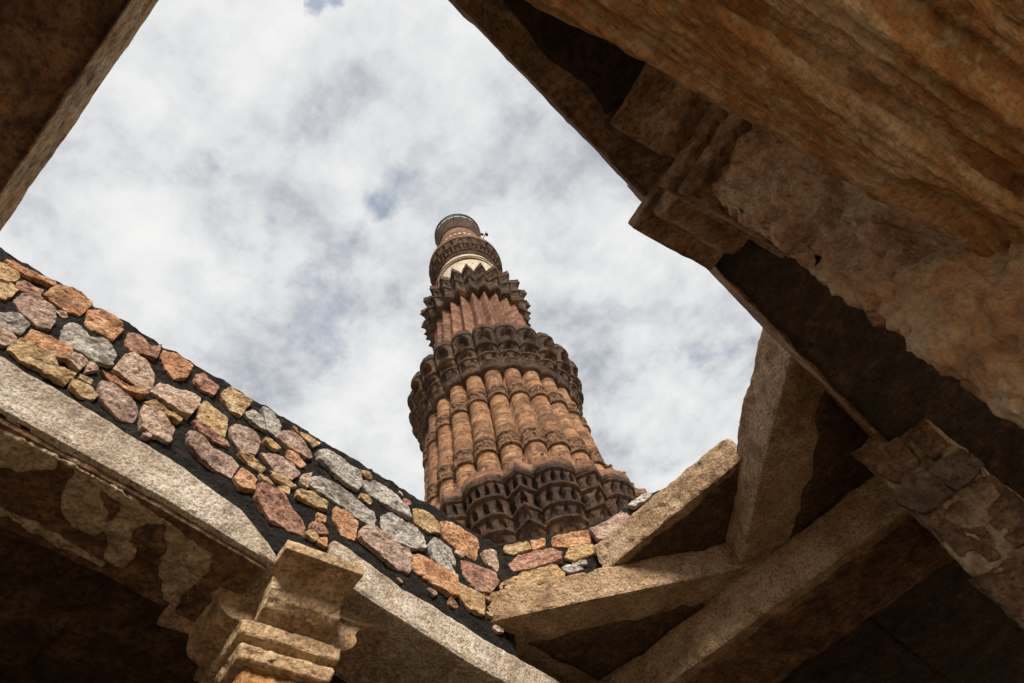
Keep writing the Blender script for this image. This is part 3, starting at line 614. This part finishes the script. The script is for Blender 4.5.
pillar(-2.28, 3.46, 0, 'pillar at the back left corner below the view', .155, 1.66, M['orange'], M['capital'], 50, .008, .40, False)

# rubble pier at the back right
pr = thing('rubble_pier', (.1, 3.2, -1.5), 'crumbling rubble pier with bulging stones at the right edge, under the dark lintel', 'pier')
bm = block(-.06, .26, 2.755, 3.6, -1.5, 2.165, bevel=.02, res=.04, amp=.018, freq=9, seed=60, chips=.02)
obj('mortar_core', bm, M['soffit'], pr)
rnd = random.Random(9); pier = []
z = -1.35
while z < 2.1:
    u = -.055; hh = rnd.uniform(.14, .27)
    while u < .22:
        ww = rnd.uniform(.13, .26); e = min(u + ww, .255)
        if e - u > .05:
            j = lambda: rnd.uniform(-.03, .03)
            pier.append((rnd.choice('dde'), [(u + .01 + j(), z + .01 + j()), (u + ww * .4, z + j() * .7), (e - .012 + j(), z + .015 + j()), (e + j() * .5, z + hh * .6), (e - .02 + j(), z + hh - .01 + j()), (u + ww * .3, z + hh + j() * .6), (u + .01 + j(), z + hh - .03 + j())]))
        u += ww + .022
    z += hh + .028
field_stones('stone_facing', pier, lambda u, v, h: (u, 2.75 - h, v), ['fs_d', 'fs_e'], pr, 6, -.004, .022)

# ------------------------------------------------------------------ big moulded stone overhead at the right
A17 = R(-17)
prof = [(.138, 2.12), (.128, 1.78), (.120, 1.40), (.110, 1.24), (.100, 1.20), (.066, 1.18), (.062, 1.08), (.076, 1.066), (.078, 1.04), (.054, 1.02), (.046, .97), (.050, .93), (.068, .922), (.076, .912), (.078, .892), (.092, .884), (.100, .866), (.126, .858), (.136, .864), (.142, .88), (.160, .882), (.168, .862), (.180, .846),  # upper part raised to keep sun off the rough shaft
        (.215, .834), (.232, .838), (.238, .850), (.254, .848), (.262, .832), (.30, .822), (.312, .826), (.32, .842), (.338, .84), (.346, .820), (.40, .808), (.47, .80), (.48, .815), (.50, .812), (.51, .795), (.60, .79), (.62, .83), (.62, 2.12)]
fine = []
for a, c in zip(prof, prof[1:] + prof[:1]):
    a, c = Vector(a), Vector(c); k = max(1, int((c - a).length / (.0045 if max(a.x, c.x) < .58 and min(a.y, c.y) < 1.3 else .05)))
    fine += [a.lerp(c, t / k) for t in range(k)]
nf = len(fine)
for _ in range(2): fine = [(fine[i - 1] + fine[i] * 2 + fine[(i + 1) % nf]) / 4 for i in range(nf)]
nor = []
for i in range(nf):
    t = fine[(i + 1) % nf] - fine[i - 1]; nor.append(Vector((t.y, -t.x)).normalized())
if sum(a.x * c.y - a.y * c.x for a, c in zip(fine, fine[1:] + fine[:1])) < 0: nor = [-n for n in nor]
ny = 170; vs, fs = [], []; ca, sa = math.cos(R(-17)), math.sin(R(-17))
arc = [0]
for i in range(1, nf): arc.append(arc[-1] + (fine[i] - fine[i - 1]).length)
for k in range(ny + 1):
    y = -1.5 + 2.55 * k / ny
    for i in range(nf):
        p = fine[i]; s = arc[i] + .003 * noise.noise(Vector((p.x * 6, y * 2.2, p.y * 6)))
        g = .011 * noise.noise(Vector((s * 46, 0, 1))) + .009 * noise.noise(Vector((s * 110, y * .8, 5)))            # worn fillets and grooves
        wear = sm(.5 + 1.6 * noise.noise(Vector((p.x * 5, y * 2.0, p.y * 5 + 9))))
        d = g * (.35 + .9 * wear) + .006 * fbm(Vector((p.x * 11, y * 5, p.y * 11)), 4) + .0055 * fbm(Vector((p.x * 80, y * 26, p.y * 80)), 3)
        c = noise.noise(Vector((p.x * 7 + 4, y * 2.2, p.y * 7)))
        if c > .22: d -= .030 * min(1, (c - .22) * 4)
        q = p + nor[i] * d
        vs.append((q.x * ca - y * sa, q.x * sa + y * ca, q.y))
for k in range(ny):
    for i in range(nf):
        j = (i + 1) % nf; fs.append((k * nf + i, k * nf + j, (k + 1) * nf + j, (k + 1) * nf + i))
fs.append(tuple(range(nf))[::-1]); fs.append(tuple(range(ny * nf, (ny + 1) * nf)))
ms = thing('moulded_beam', (.3, 0, .8), 'huge ochre stone beam with long worn mouldings overhead at the top right', 'stone beam')
cbk = pydata('carved_block', vs, fs, M['carved'], ms)
bm = bmesh.new(); bm.from_mesh(cbk.data); bmesh.ops.recalc_face_normals(bm, faces=bm.faces[:]); bm.to_mesh(cbk.data); bm.free()
# a pier out of view carries its other end
pp = thing('stone_pier', (-.1, -1.35, -1.5), 'plain stone pier behind the eye carrying the moulded beam', 'pier')
bm = block(-.42, .16, -1.62, -1.15, -1.5, .80, bevel=.02, res=.08, amp=.006, freq=6, seed=71); obj('shaft', bm, M['rough'], pp)

# ------------------------------------------------------------------ aisles around: roof slabs and outer walls
for k in range(9):
    y0 = -1.7 + .78 * k; y1 = y0 + .784
    bm = block(-5.0, -2.38, y0, y1, 2.47 + .012 * (k % 2), 2.66, bevel=.02, res=.07, amp=.010, freq=5, seed=80 + k)
    tag(obj('roof_slab', bm, M['dark']), 'dark roof slab spanning the left aisle above the plastered lintel', 'roof slab', 'roof slabs of the left aisle')
for k in range(4):
    x0 = -2.36 + .8 * k
    bm = block(x0, x0 + .804, 3.60, 6.6, 2.66 + .01 * (k % 2), 2.84, bevel=.02, res=.09, amp=.010, freq=5, seed=95 + k)
    tag(obj('roof_slab', bm, M['soot']), 'blackened roof slab over the back aisle in the bottom right corner', 'roof slab', 'roof slabs of the back aisle')
for k in range(4):
    y0 = 1.4 + .9 * k
    bm = block(.46, 3.4, y0, y0 + .904, 2.48 + .012 * (k % 2), 2.68, bevel=.02, res=.09, amp=.010, freq=5, seed=105 + k)
    tag(obj('roof_slab', bm, M['dark']), 'dark roof slab over the right aisle, hidden above the moulded beam', 'roof slab', 'roof slabs of the right aisle')
for (x0, x1, y0, y1, lab) in ((-5.4, -5.0, -1.7, 6.6, 'outer rubble wall closing the left aisle'), (-5.0, 3.4, 6.6, 7.0, 'outer rubble wall closing the back aisle'), (-5.0, -2.55, -2.0, -1.72, 'added unseen wall that keeps sun out of the left aisle')):  # third wall is added out of view to block sun into the aisle
    bm = block(x0, x1, y0, y1, -1.5, 2.46, bevel=.02, res=.16, amp=.02, freq=3, seed=int(x0 * 7) + 120)
    tag(obj('cloister_shade_wall', bm, M['dark']), lab, 'wall')

for o in list(COL.objects):
    if o.parent is None and o.type in ('MESH', 'EMPTY'): o.location.z += LIFT
